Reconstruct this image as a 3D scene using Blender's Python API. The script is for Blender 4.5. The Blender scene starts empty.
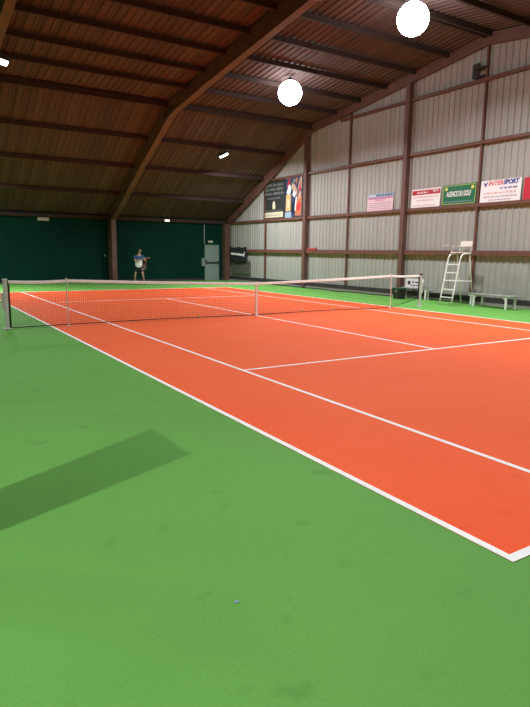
import bpy, bmesh, math, random
from mathutils import Vector, Matrix
random.seed(7)
sc = bpy.context.scene
col = sc.collection
PI = math.pi

# ---------------------------------------------------------------- materials
def mat(name, rgb, rough=.6, metal=0., noise=0., nscale=5., bump=0., bscale=40., spec=.5, emit=None, estr=0.):
    m = bpy.data.materials.new(name); m.use_nodes = True
    nt = m.node_tree; b = nt.nodes['Principled BSDF']
    b.inputs['Base Color'].default_value = (*rgb, 1)
    b.inputs['Roughness'].default_value = rough
    b.inputs['Metallic'].default_value = metal
    b.inputs['Specular IOR Level'].default_value = spec
    if emit:
        b.inputs['Emission Color'].default_value = (*emit, 1)
        b.inputs['Emission Strength'].default_value = estr
    tc = nt.nodes.new('ShaderNodeTexCoord')
    if noise > 0:
        n = nt.nodes.new('ShaderNodeTexNoise'); n.inputs['Scale'].default_value = nscale; n.inputs['Detail'].default_value = 5
        r = nt.nodes.new('ShaderNodeMapRange'); r.inputs['From Min'].default_value = .3; r.inputs['From Max'].default_value = .7
        r.inputs['To Min'].default_value = 1 - noise; r.inputs['To Max'].default_value = 1 + noise
        x = nt.nodes.new('ShaderNodeVectorMath'); x.operation = 'SCALE'; x.inputs[0].default_value = rgb
        nt.links.new(tc.outputs['Object'], n.inputs['Vector']); nt.links.new(n.outputs['Fac'], r.inputs['Value'])
        nt.links.new(r.outputs['Result'], x.inputs['Scale']); nt.links.new(x.outputs['Vector'], b.inputs['Base Color'])
    if bump > 0:
        n2 = nt.nodes.new('ShaderNodeTexNoise'); n2.inputs['Scale'].default_value = bscale; n2.inputs['Detail'].default_value = 3
        bp = nt.nodes.new('ShaderNodeBump'); bp.inputs['Strength'].default_value = bump; bp.inputs['Distance'].default_value = .01
        nt.links.new(tc.outputs['Object'], n2.inputs['Vector']); nt.links.new(n2.outputs['Fac'], bp.inputs['Height'])
        nt.links.new(bp.outputs['Normal'], b.inputs['Normal'])
    return m

def floor_mat(name, base, worn, dark, sheen=0.):
    """sports carpet: broad wear, fine grain and scattered dark scuffs"""
    m = bpy.data.materials.new(name); m.use_nodes = True
    nt = m.node_tree; N = nt.nodes; L = nt.links; b = N['Principled BSDF']
    b.inputs['Roughness'].default_value = .7; b.inputs['Specular IOR Level'].default_value = .12
    b.inputs['Sheen Weight'].default_value = sheen; b.inputs['Sheen Roughness'].default_value = .4; b.inputs['Sheen Tint'].default_value = (1, .50, .26, 1)
    tc = N.new('ShaderNodeTexCoord')
    def noise(scale, det, lo, hi):
        n = N.new('ShaderNodeTexNoise'); n.inputs['Scale'].default_value = scale; n.inputs['Detail'].default_value = det
        r = N.new('ShaderNodeMapRange'); r.inputs['From Min'].default_value = lo; r.inputs['From Max'].default_value = hi
        L.new(tc.outputs['Object'], n.inputs['Vector']); L.new(n.outputs['Fac'], r.inputs['Value']); return r.outputs['Result']
    def mix(fac, a, c):
        x = N.new('ShaderNodeMix'); x.data_type = 'RGBA'
        L.new(fac, x.inputs['Factor'])
        for s, v in ((6, a), (7, c)):
            if isinstance(v, tuple): x.inputs[s].default_value = (*v, 1)
            else: L.new(v, x.inputs[s])
        return x.outputs[2]
    c1 = mix(noise(.55, 4, .35, .7), base, worn)
    g = noise(60, 4, .3, .75); sg = N.new('ShaderNodeMath'); sg.operation = 'MULTIPLY'; sg.inputs[1].default_value = .25; L.new(g, sg.inputs[0])
    c2 = mix(sg.outputs[0], c1, dark)
    s = noise(3.3, 6, .62, .76); ss = N.new('ShaderNodeMath'); ss.operation = 'MULTIPLY'; ss.inputs[1].default_value = .45; L.new(s, ss.inputs[0])
    c3 = mix(ss.outputs[0], c2, dark)
    L.new(c3, b.inputs['Base Color'])
    n2 = N.new('ShaderNodeTexNoise'); n2.inputs['Scale'].default_value = 45; n2.inputs['Detail'].default_value = 4
    bp = N.new('ShaderNodeBump'); bp.inputs['Strength'].default_value = .35; bp.inputs['Distance'].default_value = .006
    L.new(tc.outputs['Object'], n2.inputs['Vector']); L.new(n2.outputs['Fac'], bp.inputs['Height']); L.new(bp.outputs['Normal'], b.inputs['Normal'])
    return m

def sheet_mat(name, a, c, axis, pitch, rough=.55, streak=.25):
    """painted profiled sheet: every pan of the sheet a slightly different tone, long streaks along the ribs"""
    m = bpy.data.materials.new(name); m.use_nodes = True
    nt = m.node_tree; N = nt.nodes; L = nt.links; b = N['Principled BSDF']
    b.inputs['Roughness'].default_value = rough
    tc = N.new('ShaderNodeTexCoord'); sp = N.new('ShaderNodeSeparateXYZ'); L.new(tc.outputs['Object'], sp.inputs[0])
    d = N.new('ShaderNodeMath'); d.operation = 'DIVIDE'; d.inputs[1].default_value = pitch; L.new(sp.outputs[axis], d.inputs[0])
    fl = N.new('ShaderNodeMath'); fl.operation = 'FLOOR'; L.new(d.outputs[0], fl.inputs[0])
    wn = N.new('ShaderNodeTexWhiteNoise'); wn.noise_dimensions = '1D'; L.new(fl.outputs[0], wn.inputs['W'])
    mp = N.new('ShaderNodeMapping')
    mp.inputs['Scale'].default_value = (6, .4, .4) if axis == 0 else (.4, 6, .4)
    L.new(tc.outputs['Object'], mp.inputs[0])
    n = N.new('ShaderNodeTexNoise'); n.inputs['Scale'].default_value = 1.2; n.inputs['Detail'].default_value = 4; L.new(mp.outputs[0], n.inputs['Vector'])
    ad = N.new('ShaderNodeMath'); ad.operation = 'MULTIPLY_ADD'; ad.inputs[1].default_value = .5; L.new(wn.outputs['Value'], ad.inputs[0])
    s2 = N.new('ShaderNodeMath'); s2.operation = 'MULTIPLY'; s2.inputs[1].default_value = .5; L.new(n.outputs['Fac'], s2.inputs[0]); L.new(s2.outputs[0], ad.inputs[2])
    x = N.new('ShaderNodeMix'); x.data_type = 'RGBA'; x.inputs[6].default_value = (*a, 1); x.inputs[7].default_value = (*c, 1)
    L.new(ad.outputs[0], x.inputs['Factor']); L.new(x.outputs[2], b.inputs['Base Color'])
    return m

M = dict(
 green=floor_mat('green_carpet', (.132, .355, .068), (.148, .390, .076), (.068, .200, .038)),
 orange=floor_mat('orange_carpet', (.96, .106, .024), (.99, .130, .033), (.74, .066, .018), .5),
 line=mat('line_paint', (.95, .93, .90), .7, noise=.05, nscale=3),
 roof=sheet_mat('brown_sheet', (.047, .026, .023), (.118, .064, .057), 0, .25, .85),
 gable=sheet_mat('grey_sheet', (.290, .283, .262), (.370, .362, .336), 1, .25, .5),
 backgreen=mat('dark_green_panel', (.0004, .0250, .0170), .8, noise=.12, nscale=.7, spec=.12),
 wood=mat('stained_timber', (.125, .058, .044), .6, noise=.2, nscale=2.5, bump=.1),
 steel=mat('red_brown_steel', (.135, .055, .038), .5, noise=.12, nscale=3),
 purlin=mat('dark_brown_steel', (.036, .015, .012), .85, noise=.12, nscale=3),
 kerb=mat('pale_kerb', (.24, .24, .20), .8, noise=.1),
 skirt=mat('dark_skirt', (.03, .025, .024), .7),
 white=mat('white_paint', (.82, .80, .77), .4),
 whitew=mat('worn_white_paint', (.60, .60, .57), .5, noise=.1, nscale=6),
 benchtop=mat('weathered_bench_slat', (.27, .28, .24), .7, noise=.15, nscale=8),
 pale=mat('pale_plastic', (.62, .58, .50), .5),
 net=mat('black_netting', (.012, .014, .012), .8),
 tape=mat('net_tape', (.82, .79, .73), .8, noise=.08, nscale=8),
 black=mat('black_plastic', (.012, .013, .014), .45),
 blackc=mat('black_cloth', (.010, .014, .015), .85),
 dgreen=mat('dark_green_plastic', (.008, .07, .04), .5),
 lampbody=mat('lamp_housing', (.05, .05, .055), .5, .2),
 glowbig=mat('lamp_glass_bright', (.9, .9, .9), .3, emit=(.93, .97, 1.0), estr=20),
 glow=mat('lamp_glass', (.9, .9, .9), .3, emit=(1.0, .98, .92), estr=5),
 emlamp=mat('emergency_lamp_glass', (.9, .9, .8), .3, emit=(1., .95, .75), estr=1.6),
 exitbox=mat('exit_box', (.50, .46, .38), .5),
 doorgrey=mat('grey_green_door', (.21, .26, .24), .5, noise=.05),
 doorbar=mat('door_bar', (.03, .04, .04), .4),
 posterdark=mat('poster_black', (.018, .022, .020), .6),
 postergrey=mat('poster_grey', (.14, .145, .135), .6),
 cream=mat('poster_cream', (.52, .48, .33), .6),
 sgreen=mat('sign_green', (.004, .125, .050), .45),
 sred=mat('sign_red', (.42, .018, .030), .45),
 sredb=mat('sign_red_bright', (.60, .03, .035), .45),
 swhite=mat('sign_white', (.78, .74, .74), .5),
 spink=mat('sign_pink', (.66, .46, .52), .5),
 spurple=mat('sign_purple', (.40, .14, .28), .5),
 sblue=mat('sign_blue', (.03, .05, .26), .5),
 sbluel=mat('sign_light_blue', (.24, .33, .44), .5),
 syellow=mat('sign_yellow', (.60, .60, .12), .5),
 stext=mat('sign_grey_text', (.33, .25, .30), .5),
 stextred=mat('sign_faint_red_text', (.60, .30, .32), .5),
 navy=mat('poster_navy', (.012, .03, .075), .6),
 porange=mat('poster_orange', (.42, .12, .045), .6),
 pskin=mat('poster_skin', (.42, .27, .20), .6),
 pgold=mat('poster_gold', (.55, .32, .12), .6),
 tarp=mat('olive_grey_panel', (.105, .105, .085), .7, noise=.1),
 skin=mat('skin', (.36, .21, .155), .5),
 hair=mat('hair', (.02, .014, .01), .7),
 shirtb=mat('blue_shirt', (.020, .070, .17), .8),
 shirtw=mat('white_shirt', (.75, .75, .80), .8),
 shorts=mat('navy_shorts', (.008, .011, .022), .8),
 sock=mat('sock', (.10, .10, .10), .8),
 shoe=mat('shoe', (.02, .02, .025), .6),
 eye=mat('eye', (.02, .02, .02), .3),
 lips=mat('lips', (.35, .12, .09), .5),
 racket=mat('racket_frame', (.20, .03, .03), .4),
 ball=mat('tennis_ball', (.62, .68, .13), .9),
 ballp=mat('pale_tennis_ball', (.72, .70, .45), .9),
 redcloth=mat('red_cloth', (.32, .035, .025), .8),
 redpanel=mat('red_sheet', (.50, .015, .035), .5),
)

# ---------------------------------------------------------------- helpers
class MB:
    def __init__(s): s.bm = bmesh.new()
    def box(s, a, b, mi=0, rot=None, piv=None):
        x0, y0, z0 = a; x1, y1, z1 = b
        vs = [s.bm.verts.new(v) for v in ((x0,y0,z0),(x1,y0,z0),(x1,y1,z0),(x0,y1,z0),(x0,y0,z1),(x1,y0,z1),(x1,y1,z1),(x0,y1,z1))]
        for f in ((0,3,2,1),(4,5,6,7),(0,1,5,4),(1,2,6,5),(2,3,7,6),(3,0,4,7)):
            fc = s.bm.faces.new([vs[i] for i in f]); fc.material_index = mi
        return s
    def bar(s, p, q, w, h=None, up=(0,0,1)):
        """box section beam between two points"""
        h = h or w; p = Vector(p); q = Vector(q); d = (q-p).normalized(); up = Vector(up)
        if abs(d.dot(up)) > .98: up = Vector((0,1,0))
        r = d.cross(up).normalized(); u = r.cross(d)
        vs = []
        for c in (p, q):
            for sx, sy in ((-1,-1),(1,-1),(1,1),(-1,1)):
                vs.append(s.bm.verts.new(c + r*sx*w/2 + u*sy*h/2))
        for f in ((3,2,1,0),(4,5,6,7),(0,1,5,4),(1,2,6,5),(2,3,7,6),(3,0,4,7)):
            s.bm.faces.new([vs[i] for i in f])
        return s
    def tube(s, pts, r, n=8, closed=False):
        pts = [Vector(p) for p in pts]; rings = []
        m = len(pts)
        for i, p in enumerate(pts):
            a = pts[(i-1) % m] if (closed or i > 0) else p
            b = pts[(i+1) % m] if (closed or i < m-1) else p
            d = (b-a).normalized(); up = Vector((0,0,1))
            if abs(d.dot(up)) > .95: up = Vector((0,1,0))
            x = d.cross(up).normalized(); y = x.cross(d)
            rr = r[i] if isinstance(r, (list, tuple)) else r
            rings.append([s.bm.verts.new(p + (x*math.cos(2*PI*k/n) + y*math.sin(2*PI*k/n))*rr) for k in range(n)])
        for i in range(m if closed else m-1):
            A = rings[i]; B = rings[(i+1) % m]
            for k in range(n):
                s.bm.faces.new((A[k], B[k], B[(k+1)%n], A[(k+1)%n]))
        if not closed:
            s.bm.faces.new(rings[0]); s.bm.faces.new(rings[-1][::-1])
        return s
    def prism(s, poly, axis, a, b, mi=0):
        """polygon in the plane across `axis`, from a to b"""
        def v(p, t):
            if axis == 'X': return (t, p[0], p[1])
            if axis == 'Y': return (p[0], t, p[1])
            return (p[0], p[1], t)
        A = [s.bm.verts.new(v(p, a)) for p in poly]; B = [s.bm.verts.new(v(p, b)) for p in poly]
        n = len(poly)
        for f in [s.bm.faces.new(A), s.bm.faces.new(B[::-1])] + [s.bm.faces.new((A[i], B[i], B[(i+1)%n], A[(i+1)%n])) for i in range(n)]:
            f.material_index = mi
        return s
    def ball(s, c, r, sc_=(1,1,1), seg=16):
        g = bmesh.ops.create_uvsphere(s.bm, u_segments=seg, v_segments=max(6, seg//2), radius=r)
        for v in g['verts']:
            v.co = Vector((v.co.x*sc_[0], v.co.y*sc_[1], v.co.z*sc_[2])) + Vector(c)
        return s
    def lathe(s, prof, c=(0,0,0), n=24, smooth=True):
        rings = []
        for (r, z) in prof:
            rings.append([s.bm.verts.new((c[0]+r*math.cos(2*PI*k/n), c[1]+r*math.sin(2*PI*k/n), c[2]+z)) for k in range(n)])
        for A, B in zip(rings, rings[1:]):
            for k in range(n): s.bm.faces.new((A[k], A[(k+1)%n], B[(k+1)%n], B[k]))
        s.bm.faces.new(rings[0][::-1]); s.bm.faces.new(rings[-1])
        return s
    def build(s, name, m, parent=None, bevel=0., smooth=False, normals=True):
        if normals: bmesh.ops.recalc_face_normals(s.bm, faces=s.bm.faces)
        me = bpy.data.meshes.new(name); s.bm.to_mesh(me); s.bm.free()
        for mm in (m if isinstance(m, (list, tuple)) else [m]): me.materials.append(mm)
        if smooth:
            for p in me.polygons: p.use_smooth = True
        o = bpy.data.objects.new(name, me); col.objects.link(o)
        if parent: o.parent = parent
        if bevel:
            b = o.modifiers.new('bevel', 'BEVEL'); b.width = bevel; b.segments = 2; b.limit_method = 'ANGLE'
        return o
def tag(o, label=None, cat=None, group=None, kind=None):
    if label: o['label'] = label
    if cat: o['category'] = cat
    if group: o['group'] = group
    if kind: o['kind'] = kind
    return o
def thing(name, label, cat, loc=(0,0,0), rz=0., group=None):
    o = bpy.data.objects.new(name, None); col.objects.link(o); o.location = loc; o.rotation_euler = (0,0,rz)
    o.empty_display_size = .2
    return tag(o, label, cat, group)
def struct(o): o['kind'] = 'structure'; return o
def copy_tree(o, parent=None):
    c = o.copy(); col.objects.link(c)
    if parent: c.parent = parent
    for ch in [x for x in bpy.data.objects if x.parent == o]: copy_tree(ch, c)
    return c
def text_mesh(name, body, m, parent, loc, size, width, rot, shear=0., bold=.0, label=None):
    cu = bpy.data.curves.new(name, 'FONT'); cu.body = body; cu.size = size; cu.extrude = .004; cu.shear = shear; cu.offset = bold
    cu.align_x = 'LEFT'; cu.align_y = 'BOTTOM'
    t = bpy.data.objects.new(name, cu); col.objects.link(t)
    dg = bpy.context.evaluated_depsgraph_get(); dg.update()
    me = bpy.data.meshes.new_from_object(t.evaluated_get(dg)); me.name = name
    bpy.data.objects.remove(t); bpy.data.curves.remove(cu)
    xs = [v.co.x for v in me.vertices]; w = max(xs)-min(xs); x0 = min(xs)
    for v in me.vertices: v.co.x = (v.co.x-x0)*width/w
    me.materials.clear(); me.materials.append(m)
    o = bpy.data.objects.new(name, me); col.objects.link(o); o.parent = parent; o.location = loc; o.rotation_euler = rot
    return o

# ---------------------------------------------------------------- hall dimensions (metres, net at y=0, court centre x=0)
XR, XL, YB = 9.15, -27.0, 18.5
RIDGE, KY, KZ, EZ = 9.05, 10.1, 7.75, 3.60
def roofz(y):
    y = abs(y)
    return RIDGE - (RIDGE-KZ)*y/KY if y < KY else KZ - (KZ-EZ)*(y-KY)/(YB-KY)

# floor
struct(MB().box((XL-.2, -YB-.2, -.2), (XR+.2, YB+.2, 0)).build('floor', M['green']))

# ceiling: four slopes of profiled sheet, ribs running down the slope
mb = MB(); bm = mb.bm
pitch = .25; prof = []
nx = int((XR-XL)/pitch)+1
for i in range(nx):
    x = XL + i*pitch
    prof += [(x, 0), (x+.16, 0), (x+.185, -.032), (x+.222, -.032), (x+.245, 0)]
ys = [-YB-.1, -KY, 0, KY, YB+.1]
rows = []
for y in ys:
    rows.append([bm.verts.new((px, y, roofz(y)+pz+.06)) for px, pz in prof])
for A, B in zip(rows, rows[1:]):
    for i in range(len(prof)-1): bm.faces.new((A[i], A[i+1], B[i+1], B[i]))
struct(mb.build('ceiling', M['roof'], normals=False))

# gable walls of profiled sheet, ribs upright, cut to the roof line
def gable_wall(name, X, sgn):
    mb = MB(); bm = mb.bm; n = int(2*YB/pitch); pr = []
    for i in range(n):
        y = -YB + i*pitch
        pr += [(y, 0), (y+.15, 0), (y+.17, -.028), (y+.21, -.028), (y+.235, 0)]
    pr.append((YB, 0))
    A = [bm.verts.new((X+d*sgn, y, 0)) for y, d in pr]; B = [bm.verts.new((X+d*sgn, y, roofz(y)+.05)) for y, d in pr]
    for i in range(len(pr)-1): bm.faces.new((A[i], A[i+1], B[i+1], B[i]))
    return struct(mb.build(name, M['gable'], normals=False))
gable_wall('wall_right', XR, 1)
gable_wall('wall_left', XL, -1)

# low eave walls: dark green boarding
def eave_wall(name, y0, y1, inner):
    mb = MB(); mb.box((XL, y0, 0), (XR+.1, y1, EZ+.1))
    for i in range(1, 29):
        x = XR - i*1.25
        mb.box((x-.012, min(inner, inner-.006 if inner>0 else inner+.006), .02), (x+.012, max(inner, inner-.006 if inner>0 else inner+.006), 3.3))
    return struct(mb.build(name, M['backgreen']))
eave_wall('wall_back', YB, YB+.15, YB)
eave_wall('wall_front', -YB-.15, -YB, -YB)

# kerb and dark skirting along the right wall, back wall skirting
struct(MB().box((XR-.16, -YB, 0), (XR-.045, YB, .09)).build('baseboard_right', M['kerb']))
struct(MB().box((XR-.085, -YB, .09), (XR-.036, YB, .28)).build('trim_1', M['skirt']))
struct(MB().box((XL, YB-.03, 0), (XR-.2, YB, .12)).build('baseboard_back', M['skirt']))

# horizontal rails and slim posts on the right wall
n = 2
for z, h, d in ((1.80, .17, .13), (3.46, .12, .10), (5.56, .11, .10), (7.60, .11, .10)):
    yl = YB-.05
    while roofz(yl) < z+.45: yl -= .05
    struct(MB().box((XR-.037-d, -yl, z-h/2), (XR-.037, yl, z+h/2)).build('trim_%d' % n, M['steel'])); n += 1
for y in (14.05, 7.05, .05, -6.95, -14.05):
    struct(MB().box((XR-.115, y-.035, .28), (XR-.037, y+.035, roofz(y)-.35)).build('trim_%d' % n, M['steel'])); n += 1
# eave beams on the low walls
for s in (1, -1):
    y = s*(YB-.09)
    struct(MB().box((XL, y-.09, EZ-.20), (XR-.3, y+.09, EZ-.02)).build('trim_%d' % n, M['purlin'])); n += 1

# roof purlins (between gable and gable, under the sheets)
PY_ = [0.10, 1.68, 3.24, 4.8, 6.36, 7.95, 12.1, 14.1, 16.3]
for s in (1, -1):
    for y in PY_:
        yy = s*y; z = roofz(y)
        struct(MB().bar((XL, yy, z-.075), (XR-.05, yy, z-.075), .09, .17, up=(0, 0, 1)).build('trim_%d' % n, M['purlin'])); n += 1
    z = roofz(9.85)
    struct(MB().bar((XL, s*9.85, z-.10), (XR-.05, s*9.85, z-.10), .16, .24).build('trim_%d' % n, M['purlin'])); n += 1

# ---------------------------------------------------------------- timber roof frames
def rafter_poly(s, drop0, dropk):
    top = [(0, RIDGE-.01), (KY, KZ-.01), (YB-.12, EZ-.0)]
    bot = [(YB-.75, 3.40), (16.9, 3.74), (13.2, 5.60), (10.15, 7.02), (9.75, 7.20), (9.2, 7.32), (6.4, 7.70), (0, RIDGE-drop0)]
    return [(s*a, b) for a, b in top+bot]
def frame(name, x, label):
    t = thing(name, label, 'roof frame', (x, 0, 0))
    for s in (1, -1):
        MB().prism(rafter_poly(s, .62, .4), 'X', -.13, .13).build('rafter', M['wood'], t)
        y0, y1 = sorted((s*(YB-.02), s*(YB-.70)))
        MB().box((-.13, y0, 0), (.13, y1, 3.42)).build('column', M['wood'], t)
        y0, y1 = sorted((s*(YB-.0), s*(YB-.78)))
        MB().box((-.17, y0, 0), (.17, y1, .10)).build('base_shoe', M['purlin'], t)
        MB().bar((-.137, s*9.3, 7.55), (-.137, s*10.3, 7.25), .012, .16).build('splice_plate', M['purlin'], t)
    return t
frame('roof_frame', 1.74, 'large brown timber roof frame rising from the dark green back wall across the middle of the hall')
frame('roof_frame', -5.32, 'reddish brown timber roof frame whose rafter cuts the top left corner')
frame('roof_frame', -12.4, 'brown timber roof frame above the neighbouring court, outside the picture on the left')
frame('roof_frame', -19.5, 'farthest left brown timber roof frame over the neighbouring court')

def gable_frame():
    t = thing('gable_frame', 'brown timber frame following the roof line on the grey right wall, with tall posts', 'wall frame', (XR, 0, 0))
    for s in (1, -1):
        top = [(0, RIDGE-.01), (KY, KZ-.01), (YB-.02, EZ)]
        bot = [(YB-.45, 3.42), (16.9, 3.86), (14.0, 5.26), (10.5, 7.06), (9.8, 7.42), (6.35, 7.87), (0, 8.66)]
        MB().prism([(s*a, b) for a, b in top+bot], 'X', -.20, -.105).build('rafter', M['wood'], t)
        for y in (3.52, 10.20):
            MB().box((-.25, s*y-.10, 0), (-.036, s*y+.10, roofz(y)-.38)).build('post', M['wood'], t)
        y0, y1 = sorted((s*(YB-.02), s*(YB-.40)))
        MB().box((-.42, y0, 0), (-.036, y1, 3.44)).build('post', M['wood'], t)
    return t
gable_frame()

# ---------------------------------------------------------------- the court
def court(x, label):
    t = thing('tennis_court', label, 'tennis court', (x, 0, 0))
    W, S, B, V = 5.485, 4.115, 11.885, 6.40
    MB().box((-W, -B, -.002), (W, B, .003)).build('playing_surface', M['orange'], t)
    def ln(a, b, nm='line'):
        o = MB().box((a[0], a[1], .0025), (b[0], b[1], .0055)).build(nm, M['line'], t)
    for s in (-1, 1):
        y0, y1 = sorted((s*B, s*(B-.065))); ln((-W, y0), (W, y1), 'baseline')
        x0, x1 = sorted((s*W, s*(W-.055))); ln((x0, -B+.065), (x1, B-.065), 'doubles_sideline')
        ln((s*S-.027, -B+.065), (s*S+.027, B-.065), 'singles_sideline')
        ln((-S+.027, s*V-.027), (S-.027, s*V+.027), 'service_line')
        y0, y1 = sorted((s*(B-.065), s*(B-.19))); ln((-.027, y0), (.027, y1), 'centre_mark')
    ln((-.027, -V+.027), (.027, V-.027), 'centre_service_line')
    return t
court(0, 'orange tennis court with white lines on the green hall floor')

# net
def nettop(x):
    a = abs(x)
    if a > 5.03: return 1.07 - .02*math.sin((a-5.03)/1.37*PI)
    u = a/5.03
    return .914 + .156*(u*.72+.28*u*u)
def netbot(x):
    if x > 5.1: return .03 + (x-5.1)/1.3*.26
    if x > 0: return .025 + .02*math.sin(x/5.1*PI)
    return .025 + .02*math.sin(-x/6.4*PI)
net = thing('tennis_net', 'black tennis net with white tape stretched across the court', 'tennis net')
XN = 6.33; ncol = 260; nrow = 21
mb = MB(); r = .0015
xs = [-XN + 2*XN*i/ncol for i in range(ncol+1)]
def P(x, j):
    a, b = netbot(x), nettop(x)-.03
    return Vector((x, 0, a + (b-a)*j/nrow))
for i, x in enumerate(xs):
    mb.bar(P(x, 0), P(x, nrow), r*1.9, r*1.9)
for j in range(nrow+1):
    # one continuous ribbon box per row
    bm = mb.bm; prev = None
    for i in range(0, ncol+1, 2):
        p = P(xs[i], j)
        ring = [bm.verts.new(p+Vector((0, dy*r, dz*r))) for dy, dz in ((-1,-1),(1,-1),(1,1),(-1,1))]
        if prev:
            for k in range(4): bm.faces.new((prev[k], ring[k], ring[(k+1)%4], prev[(k+1)%4]))
        prev = ring
mb.build('netting', M['net'], net, normals=False)
def ribbon(f0, f1, th, x0, x1, n, m, name, parent):
    mb = MB(); bm = mb.bm; prev = None
    for i in range(n+1):
        x = x0+(x1-x0)*i/n
        ring = [bm.verts.new(v) for v in ((x,-th,f0(x)),(x,th,f0(x)),(x,th,f1(x)),(x,-th,f1(x)))]
        if prev:
            for k in range(4): bm.faces.new((prev[k], ring[k], ring[(k+1)%4], prev[(k+1)%4]))
        else: bm.faces.new(ring)
        prev = ring
    bm.faces.new(prev[::-1])
    return mb.build(name, m, parent)
mb = MB(); bm = mb.bm; prev = None
for i in range(121):
    x = -XN+2*XN*i/120; z = nettop(x)
    ring = [bm.verts.new((x, a, z+b)) for a, b in ((-.026, -.066), (.026, -.066), (.020, -.022), (.008, -.001), (-.008, -.001), (-.020, -.022))]
    if prev:
        for k in range(6): bm.faces.new((prev[k], ring[k], ring[(k+1)%6], prev[(k+1)%6]))
    else: bm.faces.new(ring)
    prev = ring
bm.faces.new(prev[::-1]); mb.build('headband', M['tape'], net)
mb = MB(); mb.tube([(x, 0, netbot(x)) for x in xs[::4]], .011, 6); mb.build('bottom_cord', M['net'], net)
for s in (-1, 1):
    x = s*XN; MB().box((x-.02, -.008, netbot(x)), (x+.02, .008, nettop(x)-.062)).build('side_band', M['net'], net)
cs = MB().box((-.03, -.016, .008), (.03, .016, .922)).build('centre_strap', M['tape'], net)
MB().box((-.035, -.03, .003), (.035, .03, .02)).build('floor_buckle', M['white'], cs)

def post(x, label):
    t = thing('net_post', label, 'net post', (x, 0, 0), 0)
    s = 1 if x > 0 else -1
    MB().box((-.04, -.04, 0), (.04, .04, 1.06)).build('upright', M['whitew'], t, bevel=.006)
    MB().box((-.05, -.05, 1.06), (.05, .05, 1.10)).build('cap', M['black'] if s > 0 else M['whitew'], t, bevel=.006)
    MB().box((-.09, -.09, .004), (.09, .09, .025)).build('floor_collar', M['whitew'], t, bevel=.004)
    MB().box((s*.045 if s > 0 else -.10, -.035, .45), (.10 if s > 0 else -.045, .035, .80)).build('winding_housing', M['pale'], t, bevel=.006)
    w = MB(); w.tube([(s*.10, -.0, .66), (s*.15, 0, .66), (s*.15, -.10, .62)], .009, 8); w.build('crank', M['black'], t)
post(6.40, 'white square net post with a black cap near the umpire chair')
post(-6.40, 'pale grey net post at the left edge of the picture')
for x, lb, mm in ((5.03, 'thin white singles stick propping the net in front of the green bin side', 'white'), (-5.10, 'thin grey singles stick propping the net near the left net post', 'whitew')):
    t = thing('singles_stick', lb, 'net stick', (x, -.012, .0))
    MB().tube([(0, -.03, .004), (0, -.03, 1.07)], .011, 8).build('rod', M[mm], t)
    MB().box((-.018, -.045, 1.075), (.018, .03, 1.10)).build('top_clip', M[mm], t)
    MB().lathe([(.045, .0055), (.045, .014), (.015, .022)], (0, -.03, 0), 16).build('foot', M[mm], t)

# ---------------------------------------------------------------- lamps
def lamp_light(name, loc, energy, size, parent, color=(.95, .97, 1.0), rot=(0,0,0), spread=180):
    l = bpy.data.lights.new(name, 'AREA'); l.shape = 'DISK'; l.size = size; l.energy = energy; l.color = color; l.spread = math.radians(spread)
    o = bpy.data.objects.new(name, l); col.objects.link(o); o.location = loc; o.rotation_euler = rot
    if parent: o.parent = parent
    return o
PW = dict(A=430, B=430, C=95, D=100, E=520, F=450)
SPREAD = 155
def dome_lamp(x, y, label):
    x0 = x
    z = roofz(y)
    t = thing('ceiling_lamp', label, 'lamp', (x, y, z-.62), 0)
    MB().lathe([(.16, .38), (.17, .46), (.10, .52), (.05, .54)], (0, 0, 0), 28).build('cap', M['lampbody'], t)
    MB().ball((0, 0, 0), .45, seg=32).build('glare_globe', M['glowbig'], t, smooth=True)  # oversized glowing ball, lamp glare put into the shape
    MB().tube([(0, 0, .50), (0, 0, .60)], .02, 8).build('hanger', M['lampbody'], t)
    lamp_light('bulb', (0, 0, -.47), PW['A'], .4, t, spread=SPREAD)
    return t
dome_lamp(4.82, 5.62, 'dazzling white hanging lamp, lower of the two glaring ones')
dome_lamp(4.67, -.75, 'dazzling white hanging lamp at the top, higher of the two glaring ones')
def flood(x, y, label, w=.42, power='B', glow='glow', tilt=.35):
    z = roofz(y)
    t = thing('floodlight', label, 'lamp', (x, y, z-.42), 0)
    def R(o): o.rotation_euler = (0, tilt, 0); return o
    R(MB().prism([(-w/2, -.05), (w/2, -.05), (w/2-.06, .10), (-w/2+.06, .10)], 'Y', -.16, .16).build('housing', M['lampbody'], t))
    R(MB().box((-w/2+.03, -.15, -.15), (w/2-.03, .15, -.048)).build('glass', M[glow], t, bevel=.03))
    MB().tube([(0, -.18, .0), (0, -.18, .2), (0, .18, .2), (0, .18, 0)], .012, 6).build('bracket', M['lampbody'], t)
    MB().tube([(0, 0, .19), (0, 0, .30)], .016, 8).build('hanger', M['lampbody'], t)
    if power: lamp_light('bulb', (0, 0, -.20), PW[power], .12 if power == 'F' else .35, t, rot=(0, tilt*.5, 0), spread=SPREAD)
    return t
flood(5.34, 12.01, 'small dimmer floodlight on the lower roof slope, right of the large roof frame', power='E', tilt=-.5)
flood(-4.97, 7.44, 'bright floodlight at the left edge of the picture beside the rafter', power='C', w=.36, tilt=.2)
rest = [(5.4, -6.2), (5.4, -12.2), (-5.0, .6), (-5.0, -6.2), (-5.0, -12.2), (-5.0, 13.0)]
rest += [(x, y) for x in (-12.9, -23.0) for y in (-12.1, -6.2, 0, 6.2, 12.2)]
for (x, y) in rest:
    f = flood(x, y, 'floodlight hanging under the roof, outside the picture', power='F' if (x, y) == (-12.9, -12.1) else 'D' if x < -10 else 'E' if y > 11 else 'C' if x < 0 else 'B', tilt=.2 if x > -9 else -.2)
    f['group'] = 'floodlights outside the picture'

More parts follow.
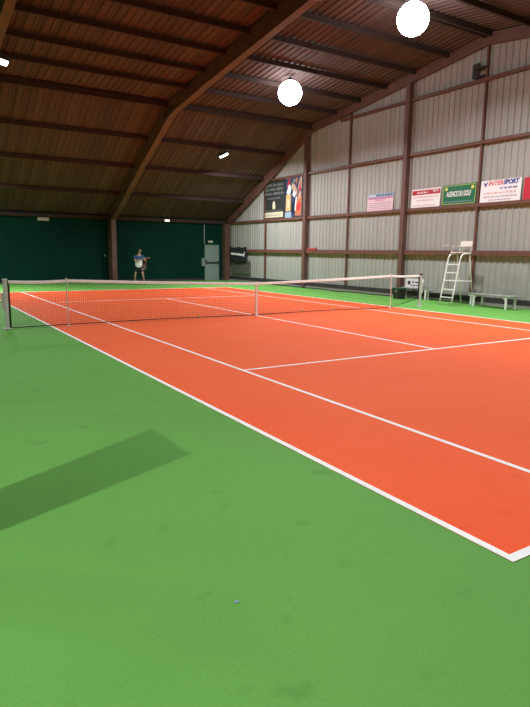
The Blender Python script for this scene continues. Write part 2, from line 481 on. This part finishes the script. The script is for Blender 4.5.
# emergency lamps and exit box on the back wall
tag(MB().box((-.14, -.06, -.05), (.14, 0, .05)).build('emergency_lamp', M['emlamp'], bevel=.01), 'small glowing emergency lamp high on the green back wall, right of the player', 'lamp').location = (5.05, YB-.18, 3.47)
t = thing('emergency_light', 'pale unlit emergency light box under the eave at the upper left of the green wall', 'lamp', (-1.75, YB-.001, 3.30))
MB().box((-.27, -.07, -.07), (.27, 0, .07)).build('cover', M['exitbox'], t, bevel=.012)
MB().box((-.29, -.02, -.09), (.29, 0.0, .09)).build('back_plate', M['pale'], t)
t = thing('exit_light', 'small white exit light just above the grey door', 'lamp', (7.93, YB-.001, 2.33))
MB().box((-.13, -.06, -.045), (.13, 0, .045)).build('cover', M['pale'], t, bevel=.01)
MB().box((-.15, -.02, -.06), (.15, 0, .06)).build('back_plate', M['exitbox'], t)

# grey door on the back wall
dr = MB(); dr.box((-.47, -.06, .0), (.47, 0, 2.12)); d = struct(dr.build('door_1', M['doorgrey'], bevel=.008)); d.location = (8.0, YB, .0)
MB().box((-.40, -.13, 1.04), (.42, -.09, 1.12)).build('push_bar', M['doorbar'], d, bevel=.01)
MB().box((-.44, -.10, .98), (-.36, -.06, 1.26)).build('lock_case', M['doorbar'], d, bevel=.005)
MB().box((.36, -.10, .98), (.44, -.06, 1.18)).build('lock_case', M['doorbar'], d, bevel=.005)
fr = MB(); fr.box((-.53, -.05, 0), (-.475, 0, 2.2)); fr.box((.475, -.05, 0), (.53, 0, 2.2)); fr.box((-.53, -.05, 2.125), (.53, 0, 2.2))
fr.build('door_frame', M['dgreen'], d)
t = MB(); t.tube([(0, 0, 0), (0, 0, 1.2)], .028, 8)
o = t.build('cable_pipe', M['doorgrey']); o.location = (7.50, YB-.035, 2.16); tag(o, 'thin pale upright pipe on the green wall above the left side of the door', 'pipe')
o = MB().box((-.16, -.16, 0), (0.0, 0, .5)).build('wall_box', M['doorgrey'], bevel=.01); o.location = (7.45, YB, .85); tag(o, 'small grey box on the green wall touching the left side of the door', 'wall box')
o = MB().box((-.04, -.03, -.05), (.04, 0, .05)).build('wall_socket', M['doorgrey'], bevel=.005); o.location = (1.42, YB, 1.45); tag(o, 'tiny pale socket on the green wall left of the roof frame column', 'socket')

# ---------------------------------------------------------------- signs on the right wall. Local frame: u = to the viewer's right (world -Y), v = up, front faces world -X
FX = XR-.080
def sign(name, label, cat, yl, yr, z0, z1, m, x=FX, lean=0., th=.012, fr=None):
    t = thing(name, label, cat, (x, yl, z0), 0)
    t.rotation_euler = (0, lean, 0)
    w = yl-yr; h = z1-z0
    MB().box((-th, -w, 0), (0, 0, h)).build('board', m, t)
    t['_w'] = w; t['_h'] = h
    return t, w, h, th
def patch(t, u0, u1, v0, v1, m, th=.012, name='print', lift=.003):
    return MB().box((-th-lift, -u1, v0), (-th+.001, -u0, v1)).build(name, m, t)
def words(t, u0, u1, v, h, m, th=.012, name='text_line', seed=0, ww=(.05, .14)):
    rnd = random.Random(seed); mb = MB(); u = u0
    while u < u1-.02:
        # letters as little strokes grouped in words
        e = min(u+rnd.uniform(*ww), u1)
        while u < e:
            lw = h*.35
            mb.box((-th-.004, -min(u+lw, u1), v), (-th+.001, -u, v+h*rnd.choice((1, .8, .8, 1))))
            u += h*.52
        u += h*.6
    return mb.build(name, m, t)
TR = (PI/2, 0, -PI/2)

# pink-white sign, left
t, w, h, th = sign('advertising_sign', 'pale pink advertising sign with a purple stripe, leftmost of the boards on the wall rail', 'sign', 5.77, 4.22, 3.525, 4.24, M['spink'], lean=.04)
patch(t, .0, w, h-.15, h, M['sbluel']); words(t, .06, .5, h-.12, .07, M['swhite'], th+.003, seed=1)
words(t, .55, 1.0, h-.13, .09, M['navy'], th+.003, 'text_heading', 2); words(t, 1.05, w-.08, h-.13, .09, M['navy'], th+.003, 'text_heading', 3)
patch(t, .04, w-.04, h-.235, h-.165, M['spurple'], name='stripe')
words(t, .5, 1.1, .40, .06, M['spurple'], th, seed=4)
for k, v in enumerate((.30, .22, .14, .06)): words(t, .1, w-.12, v, .035, M['stext'], th, seed=10+k)
# white sign with red band
t, w, h, th = sign('advertising_sign', 'white advertising sign with a red band along its top, between tall post and green sign', 'sign', 3.22, 1.76, 3.525, 4.22, M['swhite'], lean=.04)
patch(t, .04, w-.02, h-.22, h-.05, M['sred'], name='band'); words(t, .3, .85, h-.165, .06, M['swhite'], th+.003, seed=5); words(t, 1.1, 1.38, h-.14, .07, M['swhite'], th+.003, seed=6)
words(t, .12, w-.1, .36, .055, M['stextred'], th, seed=7); words(t, .3, w-.35, .24, .05, M['stextred'], th, seed=8); words(t, .1, w-.2, .06, .03, M['stextred'], th, seed=9)
# green sign
t, w, h, th = sign('advertising_sign', 'dark green advertising sign with white lettering and two yellow discs', 'sign', 1.66, .15, 3.525, 4.25, M['sgreen'], lean=.04)
f = MB()
for (a, b, c, d) in ((.03, .045, .03, h-.03), (w-.045, w-.03, .03, h-.03), (.03, w-.03, h-.045, h-.03), (.03, w-.03, .03, .045)): f.box((-th-.003, -b, c), (-th+.001, -a, d))
f.build('border', M['syellow'], t)
for u in (.17, w-.17):
    b = MB(); b.prism([(-u+.065*math.cos(a*PI/8), h-.14+.065*math.sin(a*PI/8)) for a in range(16)], 'X', -th-.004, -th+.001); b.build('disc', M['syellow'], t)
text_mesh('lettering', 'AGENCE DU GOLF', M['swhite'], t, (-th-.001, -.20, .25), .26, w-.42, TR, bold=.006)
words(t, .1, w-.1, .10, .035, M['sbluel'], th, seed=12)
# sports shop sign
t, w, h, th = sign('advertising_sign', 'white INTERSPORT sign with red and navy lettering on the wall rail', 'sign', -.03, -1.60, 3.525, 4.25, M['swhite'], lean=.04)
b = MB(); b.prism([(-.10, .66), (-.16, .66), (-.185, .60), (-.23, .67), (-.28, .67), (-.19, .50)], 'X', -th-.004, -th+.001); b.build('logo', M['sblue'], t)
text_mesh('lettering', 'INTER', M['sredb'], t, (-th-.001, -.30, .515), .20, .58, TR, shear=.25, bold=.004)
text_mesh('lettering', 'SPORT', M['sblue'], t, (-th-.001, -.89, .52), .20, .60, TR, shear=.2, bold=.010)
words(t, .78, w-.1, .41, .065, M['sblue'], th, seed=13); words(t, .14, w-.12, .26, .075, M['stextred'], th, seed=14); words(t, .14, w-.12, .15, .05, M['stext'], th, seed=15); words(t, .35, w-.35, .05, .04, M['stext'], th, seed=16)
# red panel at the right edge
t, w, h, th = sign('advertising_sign', 'plain red sign cut off by the right edge of the picture', 'sign', -1.70, -3.20, 3.525, 4.22, M['redpanel'], lean=.04)
patch(t, .9, 1.3, .2, .5, M['swhite'])

# dark poster
t, w, h, th = sign('poster', 'tall black poster with grey lettering and a cream strip at its foot', 'poster', 14.22, 12.14, 3.53, 5.46, M['posterdark'], x=XR-.065, th=.03)
for k, v in enumerate((1.68, 1.46, 1.24)): words(t, .12, w-.12, v, .14, M['postergrey'], th, 'text_heading', 20+k, (.3, .7))
words(t, .35, w-.4, 1.02, .08, M['postergrey'], th, seed=25, ww=(.2, .4))
e = MB(); e.prism([(-.90, .50), (-1.18, .50), (-1.18, .74), (-1.13, .86), (-1.04, .93), (-.95, .86), (-.90, .74)], 'X', -th-.005, -th+.001); e.build('emblem', M['cream'], t)
words(t, .2, w-.25, .40, .05, M['postergrey'], th, seed=26)
patch(t, .08, w-.16, .06, .34, M['cream'], th, 'strip'); words(t, .2, w-.3, .15, .06, M['stext'], th+.003, seed=27)
f = MB()
for (a, b, c, d) in ((0, .03, 0, h), (w-.03, w, 0, h), (0, w, h-.03, h), (0, w, 0, .04)): f.box((-th-.008, -b, c), (-th+.001, -a, d))
f.build('edge', M['skirt'], t)
# colourful poster made of big soft shapes
t, w, h, th = sign('poster', 'colourful photo poster in blue, white and orange beside the tall post', 'poster', 12.10, 10.60, 3.50, 5.58, M['navy'], x=XR-.065, th=.03)
def blob(pts, m, lift=.004, nm='picture_shape'):
    b = MB(); b.prism([(-u, v) for u, v in pts], 'X', -th-lift, -th+.001); return b.build(nm, M[m], t)
blob([(.05, .35), (.5, .35), (.52, 1.15), (.1, 1.2)], 'pgold'); blob([(.12, 1.25), (.35, 1.75), (.55, 1.5), (.42, 1.15)], 'swhite'); blob([(.12, 1.55), (.3, 1.95), (.45, 2.0), (.4, 1.7)], 'sred')
blob([(.0, .02), (.6, .02), (.55, .3), (0, .3)], 'sbluel', .005); blob([(.55, 1.55), (.8, 1.2), (1.05, 1.1), (1.1, 1.3), (.85, 1.65), (.6, 1.75)], 'pskin', .006); blob([(.65, 1.15), (.85, 1.0), (.95, 1.2), (.8, 1.35)], 'swhite', .008)
blob([(.9, .1), (1.45, .08), (1.48, 1.0), (1.25, 1.25), (1.05, 1.0)], 'porange'); blob([(1.15, .85), (1.4, 1.0), (1.45, 1.25), (1.25, 1.3)], 'pskin', .007)
blob([(1.1, 1.4), (1.3, 1.95), (1.47, 2.0), (1.47, 1.4)], 'pskin'); blob([(1.15, 1.3), (1.35, 1.75), (1.4, 1.3)], 'sred', .007); blob([(.95, .3), (1.05, 1.0), (.98, 1.05), (.88, .4)], 'swhite', .008)
blob([(.02, 1.95), (.12, 2.05), (.5, 2.05), (.42, 1.98)], 'postergrey', .005); blob([(1.02, .45), (1.2, .3), (1.42, .5), (1.3, .8), (1.12, .7)], 'sredb', .006); blob([(.6, .3), (.85, .25), (.8, .75), (.62, .8)], 'black', .005); blob([(.2, .5), (.35, .5), (.38, .95), (.22, .98)], 'cream', .007); blob([(.98, 1.6), (1.1, 1.85), (1.02, 2.0), (.92, 1.85)], 'porange', .007)
blob([(.62, 1.8), (.8, 1.98), (1.0, 1.85), (.85, 1.72)], 'postergrey', .005)

# black cloth banner with sagging top and folds
t = thing('cloth_banner', 'black cloth banner with white script lettering hung over the wall rail near the corner', 'banner', (XR-.19, 17.85, 1.14))
mb = MB(); bm = mb.bm; NU, NV = 40, 12; G = [[], []]
for side in (0, 1):
    for i in range(NU+1):
        u = i/NU; row = []
        for j in range(NV+1):
            v = j/NV
            top = .94 - .09*abs(math.sin(u*PI*2.0))**.7*(1 if u < .97 else 0) ; bot = .04*math.sin(u*9)
            row.append(bm.verts.new((-.03*math.sin(u*22+v*2)*(.4+v*.3)-.03 + side*.01, -u*1.98, bot+(top-bot)*v)))
        G[side].append(row)
for side in (0, 1):
    for i in range(NU):
        for j in range(NV):
            f = (G[side][i][j], G[side][i+1][j], G[side][i+1][j+1], G[side][i][j+1]); bm.faces.new(f if side else f[::-1])
for i in range(NU):
    for j in (0, NV):
        bm.faces.new((G[0][i][j], G[0][i+1][j], G[1][i+1][j], G[1][i][j]))
for i in (0, NU):
    for j in range(NV): bm.faces.new((G[0][i][j], G[0][i][j+1], G[1][i][j+1], G[1][i][j]))
mb.build('cloth', M['blackc'], t, smooth=True)
mb = MB(); pts = []
for k in range(70):
    u = .15 + 1.55*k/69; pts.append((-.055, -u, .50 - .08*(u/1.7) + .05*math.sin(k*1.15)*(1 if k % 9 else 1.8)))
mb.tube(pts, .022, 6); mb.build('script_lettering', M['swhite'], t)
MB().tube([(-.055, -1.72, .30), (-.055, -1.80, .62)], .02, 6).build('script_lettering', M['swhite'], t)
for u in (.03, 1.95):
    MB().lathe([(.02, 0), (.025, .015)], (-.02, -u, .88), 10).build('eyelet', M['whitew'], t)
o = MB().box((0, -2.28, 0), (.03, 0, .74)).build('wall_panel', M['tarp'], bevel=.004); o.location = (XR-.12, 17.88, .47); tag(o, 'olive grey flat panel on the lower wall right below the black banner', 'panel')

# small red cloth on the rail
mb = MB(); mb.prism([(9.30, 0), (10.02, 0), (10.02, .05), (9.8, .10), (9.65, .06), (9.3, .11)], 'X', 0, .09)
o = mb.build('red_cloth', M['redcloth'], bevel=.01); o.location = (XR-.15, 0, 1.886); tag(o, 'small folded red cloth lying on the wall rail beside the tall post', 'cloth')

# broken ventilator in the gable
t = thing('ventilator', 'dark square wall ventilator high under the roof peak', 'ventilator', (XR-.05, .36, 7.69)); t.scale = (1, 1.2, 1.05)
f = MB()
for (a, b, c, d) in ((-.29, -.25, 0, .52), (.25, .29, 0, .52), (-.29, .29, .48, .52), (-.29, .29, 0, .04), (.0, .03, 0, .52)): f.box((-.10, a, c), (0, b, d))
f.build('frame', M['purlin'], t)
MB().box((-.04, .03, .04), (-.02, .25, .48)).build('dark_screen', M['posterdark'], t)
MB().lathe([(.01, 0), (.20, .0), (.20, .04)], (0, 0, 0), 20).build('fan_ring', M['skirt'], t).location = (-.07, -.10, .26)
t.children[-1].rotation_euler = (0, PI/2, 0); t.children[-1].scale = (1, .55, 1)
for k in range(4):
    a = k*PI/2+.5; b = MB(); b.prism([(0, 0), (.06*math.cos(a-.5), .06*math.sin(a-.5)), (.10*math.cos(a), .17*math.sin(a)), (.05*math.cos(a+.5), .09*math.sin(a+.5))], 'X', -.115, -.105)
    bb = b.build('blade', M['whitew'] if k == 1 else M['purlin'], t); bb.location = (0, -.10, .26)

# ---------------------------------------------------------------- umpire chair
def umpire():
    # local: x = depth away from the court, y = to the viewer's left
    t = thing('umpire_chair', 'tall white tubular umpire chair with ladder steps beside the net', 'umpire chair', (7.56, .165, 0), -.09)
    R = .026; W = .555
    def at(d, z): return d
    for y in (0, -W):
        mb = MB(); mb.tube([(0, y, 0), (.095, y, .50), (.30, y, 1.60), (.33, y, 1.68), (.38, y, 1.74), (.46, y, 1.765), (.76, y, 1.77)], R, 10)
        mb.build('front_leg', M['white'], t, smooth=True)
        mb = MB(); mb.tube([(.70, y, 1.77), (.80, y, 1.2), (1.04, y, .0)], R*.8, 10); mb.build('rear_leg', M['pale'] if y else M['white'], t, smooth=True)
    for k, z in enumerate((.28, .55, .85, 1.12, 1.40)):
        x = z*.19
        MB().box((x-.02, -W, z-.012), (x+.06, 0, z+.018)).build('step', M['white'], t, bevel=.004)
    MB().tube([(.87, 0, .83), (.87, -W, .83)], R*.7, 8).build('rear_brace', M['white'], t)
    MB().tube([(.15, -W, .85), (.87, -W, .84)], R*.7, 8).build('side_brace', M['white'], t)
    MB().tube([(.15, 0, .85), (.87, 0, .84)], R*.7, 8).build('side_brace', M['white'], t)
    s = MB(); s.box((.36, -W+.02, 1.79), (.80, -.02, 1.83)); s.build('seat', M['pale'], t, bevel=.012)
    s = MB()
    s.bar((.80, -W/2, 2.00), (.84, -W/2, 2.20), W-.02, .03, up=(1, 0, 0)); s.build('backrest', M['pale'], t, bevel=.008)
    for y in (-.03, -W+.03):
        MB().tube([(.77, y, 1.80), (.84, y, 2.20)], .013, 8).build('back_support', M['pale'], t)
        MB().tube([(.40, y, 1.81), (.40, y, 2.00), (.80, y, 2.03)], .012, 8).build('armrest', M['pale'], t)
    MB().box((.30, .0, 2.04), (.58, .34, 2.06)).build('writing_shelf', M['whitew'], t, bevel=.004)
    MB().tube([(.44, -.03, 1.98), (.44, .16, 2.04)], .010, 6).build('shelf_arm', M['whitew'], t)
    return t
umpire()

# ---------------------------------------------------------------- benches, board, bin, hose
def bench(x, y0, y1, label, depth, H, legs, dx=0.):
    L = y0-y1
    t = thing('bench', label, 'bench', (x, y0, 0), dx)
    for k in range(3):
        a = depth*k/3; MB().box((a+.012, -L, H-.035), (a+depth/3-.012, 0, H)).build('slat', M['benchtop'], t, bevel=.005)
    for u in legs:
        for a in (.05, depth-.05):
            MB().box((a-.025, -u-.03, 0), (a+.025, -u+.03, H-.08)).build('leg', M['white'], t, bevel=.004)
        MB().box((.02, -u-.03, H-.085), (depth-.02, -u+.03, H-.035)).build('crossbar', M['white'], t)
        b = MB(); b.bar((.05, -u, H-.14), (.05, -u+(.14 if u > L/2 else -.14), H-.05), .03, .03); b.build('brace', M['white'], t)
    return t
bench(8.72, 3.25, -.35, 'long low white bench behind the umpire chair, carrying the white board', .26, .42, (.15, 1.33, 3.45))
bench(8.22, -.55, -2.25, 'short white bench to the right of the umpire chair', .52, .44, (.16, 1.50), dx=-.08)
t, w, h, th = sign('notice_board', 'white board with black lettering leaning on the wall near the right net post', 'board', 3.12, 2.18, .425, .78, M['swhite'], x=8.90, lean=.10, th=.02)
e = MB(); e.prism([(-.20+.07*math.cos(a*PI/6), .19+.08*math.sin(a*PI/6)) for a in range(12)], 'X', -th-.005, -th+.001); e.build('logo', M['black'], t)
words(t, .36, w-.08, .19, .07, M['black'], th, seed=31, ww=(.1, .2)); words(t, .3, w-.08, .07, .05, M['black'], th, seed=32)
t = thing('waste_bin', 'dark green and black square waste bin at the foot of the tall post', 'bin', (8.27, 2.80, 0))
mb = MB(); bm = mb.bm
A = [bm.verts.new((sx*.17, sy*.15, 0)) for sx, sy in ((-1,-1),(1,-1),(1,1),(-1,1))]; B = [bm.verts.new((sx*.20, sy*.18, .38)) for sx, sy in ((-1,-1),(1,-1),(1,1),(-1,1))]
bm.faces.new(A[::-1]); bm.faces.new(B)
for k in range(4): bm.faces.new((A[k], A[(k+1)%4], B[(k+1)%4], B[k]))
mb.build('body', M['black'], t, bevel=.01)
MB().box((-.22, -.20, .38), (.22, .20, .43)).build('lid', M['dgreen'], t, bevel=.012)
MB().box((-.205, -.05, .27), (-.19, .05, .34)).build('label_plate', M['doorgrey'], t)
pts = []
for k in range(60):
    y = 14.1 - 10.3*k/59; pts.append((8.80+.05*math.sin(k*.45)+(.25*math.exp(-((y-7.2)/.6)**2))*-1, y, .028))
o = MB().tube(pts, .022, 8).build('hose', M['black'], smooth=True); tag(o, 'black hose lying on the floor along the foot of the grey wall', 'hose')

# unseen upright panel, added to cast the dark band on the green floor
t = thing('shadow_caster', 'tall plain green upright panel added outside the picture on the left to cast the floor shadow', 'shadow caster', (-8.73, -10.06, 0), math.radians(0))
MB().box((-.10, -.26, 0), (.10, .26, .07)).build('base', M['lampbody'], t, bevel=.008)
MB().box((-.012, -.27, .07), (.0, .27, 2.20)).build('banner', M['sgreen'], t)
MB().box((-.02, -.27, 2.20), (.01, .27, 2.24)).build('top_rail', M['lampbody'], t)
MB().tube([(-.03, 0, .07), (-.03, 0, 2.2)], .012, 8).build('pole', M['lampbody'], t)

# balls
for (x, y, mm, lb) in ((-1.62, .30, 'ball', 'yellow tennis ball lying left of the net centre strap behind the netting'), (1.05+.9, .55, 'ballp', 'pale tennis ball lying behind the net, nearer the centre strap of the right-hand two'), (3.0, .35, 'ball', 'yellow tennis ball lying at the foot of the net near the right singles stick')):
    t = thing('tennis_ball', lb, 'ball', (x, y, .036))
    MB().ball((0, 0, 0), .033, seg=16).build('felt', M[mm], t, smooth=True)
    MB().tube([(.0335*math.cos(a)*math.cos(.4*math.sin(2*a)), .0335*math.sin(a)*math.cos(.4*math.sin(2*a)), .0335*math.sin(.4*math.sin(2*a))) for a in [2*PI*k/24 for k in range(24)]], .0012, 4, closed=True).build('seam', M['swhite'], t)
mb = MB(); mb.prism([(0, 0), (.020, .004), (.024, .016), (.008, .022), (-.004, .012)], 'Z', 0, .003)
o = mb.build('paper_scrap', M['sbluel']); o.location = (-7.04, -11.41, .0); tag(o, 'tiny pale paper scrap on the green floor in the foreground', 'paper scrap')

# ---------------------------------------------------------------- player
def skin_obj(name, verts, edges, radii, m, parent, root=0, sub=2, mats=None):
    me = bpy.data.meshes.new(name); me.from_pydata(verts, edges, []); o = bpy.data.objects.new(name, me); col.objects.link(o)
    md = o.modifiers.new('skin', 'SKIN'); md.use_smooth_shade = True
    for i, v in enumerate(me.skin_vertices[0].data):
        rr = radii[i]; v.radius = rr if isinstance(rr, tuple) else (rr, rr); v.use_root = (i == root)
    s = o.modifiers.new('sub', 'SUBSURF'); s.levels = sub; s.render_levels = sub
    dg = bpy.context.evaluated_depsgraph_get(); dg.update()
    m2 = bpy.data.meshes.new_from_object(o.evaluated_get(dg)); m2.name = name
    bpy.data.objects.remove(o); bpy.data.meshes.remove(me)
    o = bpy.data.objects.new(name, m2); col.objects.link(o); o.parent = parent
    m2.materials.clear(); m2.materials.append(m)
    for p in m2.polygons: p.use_smooth = True
    return o
pl = thing('person', 'person in a blue and white shirt and dark shorts standing before the green back wall', 'person', (2.30, 15.60, 0), math.radians(-20))
V = [(0,0,.95), (0,.0,1.12), (.01,-.02,1.32), (.02,-.03,1.44), (.035,-.05,1.585), (.05,-.07,1.70),
     (-.10,0,.90), (-.19,-.06,.50), (-.24,.02,.10), (-.27,-.13,.045),
     (.10,0,.90), (.20,-.10,.50), (.26,.0,.10), (.31,-.14,.045),
     (-.17,-.02,1.44), (-.20,-.20,1.22), (.16,-.36,1.30), (.36,-.36,1.36),
     (.19,-.05,1.44), (.36,-.10,1.22), (.44,-.32,1.33), (.46,-.36,1.36)]
E_ = [(0,1),(1,2),(2,3),(3,4),(4,5),(0,6),(6,7),(7,8),(8,9),(0,10),(10,11),(11,12),(12,13),(3,14),(14,15),(15,16),(16,17),(3,18),(18,19),(19,20),(20,21)]
Rr = [(.15,.11),(.13,.095),(.16,.11),(.12,.085),.052,.048,.088,.058,.036,.03,.088,.058,.036,.03,.058,.044,.032,.028,.058,.044,.032,.028]
skin_obj('body', V, E_, Rr, M['skin'], pl)
# head with face, turned slightly to the player's left
hc = Vector((.06, -.08, 1.715))
mb = MB(); mb.ball((0,0,0), .1, (.80, .98, 1.18), 24)
for v in mb.bm.verts:
    if v.co.z < -.02: v.co.x *= 1-(-v.co.z-.02)*2.6; 
    if v.co.z < -.02 and v.co.y > 0: v.co.y *= .8
    # brow and cheek shaping
    if v.co.y < -.06 and -.01 < v.co.z < .02: v.co.y += .006
hd = mb.build('head', M['skin'], pl, smooth=True); hd.location = hc; hd.rotation_euler = (.1, 0, .35)
mb = MB(); mb.prism([(-.014, -.03), (.014, -.03), (.005, .012), (-.005, .012)], 'Y', -.118, -.085); mb.build('nose', M['skin'], hd, bevel=.004)
for s in (-1, 1):
    MB().ball((s*.032, -.083, .012), .012, (1.2, .7, .8), 10).build('eye', M['eye'], hd, smooth=True)
    MB().ball((s*.080, .005, -.005), .022, (.35, .7, 1.2), 12).build('ear', M['skin'], hd, smooth=True)
    MB().box((s*.032-.016, -.096, .030), (s*.032+.016, -.086, .036)).build('eyebrow', M['hair'], hd)
MB().ball((0, -.084, -.055), .02, (1.1, .5, .32), 12).build('mouth', M['lips'], hd, smooth=True)
mb = MB(); mb.ball((0, .012, .022), .107, (.86, 1.0, 1.08), 24)
bmesh.ops.bisect_plane(mb.bm, geom=mb.bm.verts[:]+mb.bm.edges[:]+mb.bm.faces[:], plane_co=(0, -.045, .035), plane_no=(0, -.8, -.6), clear_outer=True)
mb.build('hair', M['hair'], hd, smooth=True)
# hands: palm and five separate fingers
def hand(base, d, side, down):
    d = Vector(d).normalized(); down = Vector(down).normalized(); ac = d.cross(down).normalized()*side
    b = Vector(base); vs = [b, b+d*.045, b+d*.085]; es = [(0,1),(1,2)]; rs = [(.026,.018),(.036,.018),(.036,.016)]
    for k, (o, l) in enumerate(((-.030, .9), (-.010, 1.0), (.011, .93), (.030, .75))):
        i = len(vs); r0 = b+d*.080+ac*o
        vs += [r0, r0+d*.030*l+down*.006, r0+d*.044*l+down*.030*l, r0+d*.026*l+down*.046*l]; rs += [.0095, .009, .0085, .0075]
        es += [(2, i), (i,i+1), (i+1,i+2), (i+2,i+3)]
    i = len(vs); r0 = b+d*.025-ac*.030
    vs += [r0, r0+d*.028-ac*.016+down*.012, r0+d*.045-ac*.004+down*.034]; rs += [.013, .011, .009]; es += [(0,i),(i,i+1),(i+1,i+2)]
    return skin_obj('hand', [tuple(v) for v in vs], es, rs, M['skin'], pl, sub=1)
hand((.36,-.36,1.36), (.95,-.05,.12), 1, (.1,-.2,-1))
hand((.46,-.36,1.385), (.8,-.45,.15), -1, (.1,-.2,-1))
# shirt: blue shoulders and back, white front and hem
sh = skin_obj('shirt', [(0,0,.80),(0,0,1.08),(.01,-.02,1.31),(.02,-.03,1.46),(-.17,-.02,1.44),(-.20,-.15,1.27),(.19,-.05,1.44),(.31,-.09,1.29)],
   [(0,1),(1,2),(2,3),(3,4),(4,5),(3,6),(6,7)], [(.21,.16),(.195,.14),(.20,.14),(.145,.105),.085,.075,.085,.075], M['shirtb'], pl, sub=3)
sh.data.materials.append(M['shirtw'])
for p in sh.data.polygons:
    c = p.center
    if c.z < 1.29+.22*c.x and abs(c.x-.0) < .215 and c.z < 1.33: p.material_index = 1
st = skin_obj('shorts', [(0,0,1.02),(0,0,.92),(-.11,0,.84),(-.155,-.035,.62),(.11,0,.84),(.165,-.06,.62)], [(0,1),(1,2),(2,3),(1,4),(4,5)], [(.17,.125),(.16,.12),.11,.10,.11,.10], M['shorts'], pl)
for s, x, y in ((-1, -.24, .02), (1, .26, .0)):
    MB().tube([(x, y, .07), (x+s*-.01, y-.005, .2)], [.05, .053], 14).build('sock', M['sock'], pl, smooth=True)
    mb = MB(); mb.ball((x+s*.012, y-.07, .042), .06, (.85, 2.35, .70), 16); 
    for v in mb.bm.verts: v.co.z = max(v.co.z, .003)
    mb.build('shoe', M['shoe'], pl, smooth=True)
# racket held across the body
rk = thing('tennis_racket', 'dark red tennis racket held in the hands of the player', 'racket', (0,0,0), 0)
rk.matrix_world = Matrix.Translation((2.30, 15.60, 0)) @ Matrix.Rotation(math.radians(-20), 4, 'Z') @ Matrix.Translation((.455, -.385, 1.345))
ax = Vector((-.38, -.10, -.80)).normalized(); sd = Vector((.9, -.1, -.42)).normalized(); sd = (sd-ax*sd.dot(ax)).normalized()
MB().tube([tuple(-ax*.04), tuple(ax*.17)], .016, 8).build('grip', M['black'], rk)
cen = ax*.50
MB().tube([tuple(cen + ax*.17*math.cos(a) + sd*.13*math.sin(a)) for a in [2*PI*k/28 for k in range(28)]], .011, 8, closed=True).build('head_frame', M['racket'], rk, smooth=True)
for s in (-1, 1):
    MB().tube([tuple(ax*.16), tuple(cen - ax*.14 + sd*s*.07)], .010, 8).build('throat', M['racket'], rk)
mb = MB()
for k in range(-6, 7):
    u = k/7; q = math.sqrt(1-u*u)
    mb.tube([tuple(cen+ax*.17*u-sd*.13*q), tuple(cen+ax*.17*u+sd*.13*q)], .0006, 4)
    mb.tube([tuple(cen+sd*.13*u-ax*.17*q), tuple(cen+sd*.13*u+ax*.17*q)], .0006, 4)
mb.build('strings', M['swhite'], rk)

# ---------------------------------------------------------------- world, camera
wd = bpy.data.worlds.new('world'); sc.world = wd; wd.use_nodes = True
wd.node_tree.nodes['Background'].inputs[0].default_value = (0, 0, 0, 1); wd.node_tree.nodes['Background'].inputs[1].default_value = 0
cp = (-8.33788604, -13.7138206, 1.73583183); yaw, pit, rol, f = .562207529, -.172988912, .01247587, 579.1237
cam = bpy.data.cameras.new('camera'); co = bpy.data.objects.new('camera', cam); col.objects.link(co)
fw = Vector((math.sin(yaw)*math.cos(pit), math.cos(yaw)*math.cos(pit), math.sin(pit)))
r = fw.cross(Vector((0,0,1))).normalized(); u = r.cross(fw)
r2 = r*math.cos(rol)+u*math.sin(rol); u2 = -r*math.sin(rol)+u*math.cos(rol)
mt = Matrix((r2, u2, -fw)).transposed().to_4x4(); mt.translation = cp; co.matrix_world = mt
cam.sensor_fit = 'VERTICAL'; cam.sensor_height = 36; cam.lens = f/707*36; cam.clip_end = 200
sc.camera = co
vs = sc.view_settings
vs.view_transform = 'Standard'; vs.look = 'None'; vs.gamma = 1; vs.use_curve_mapping = False; vs.exposure = 0.0
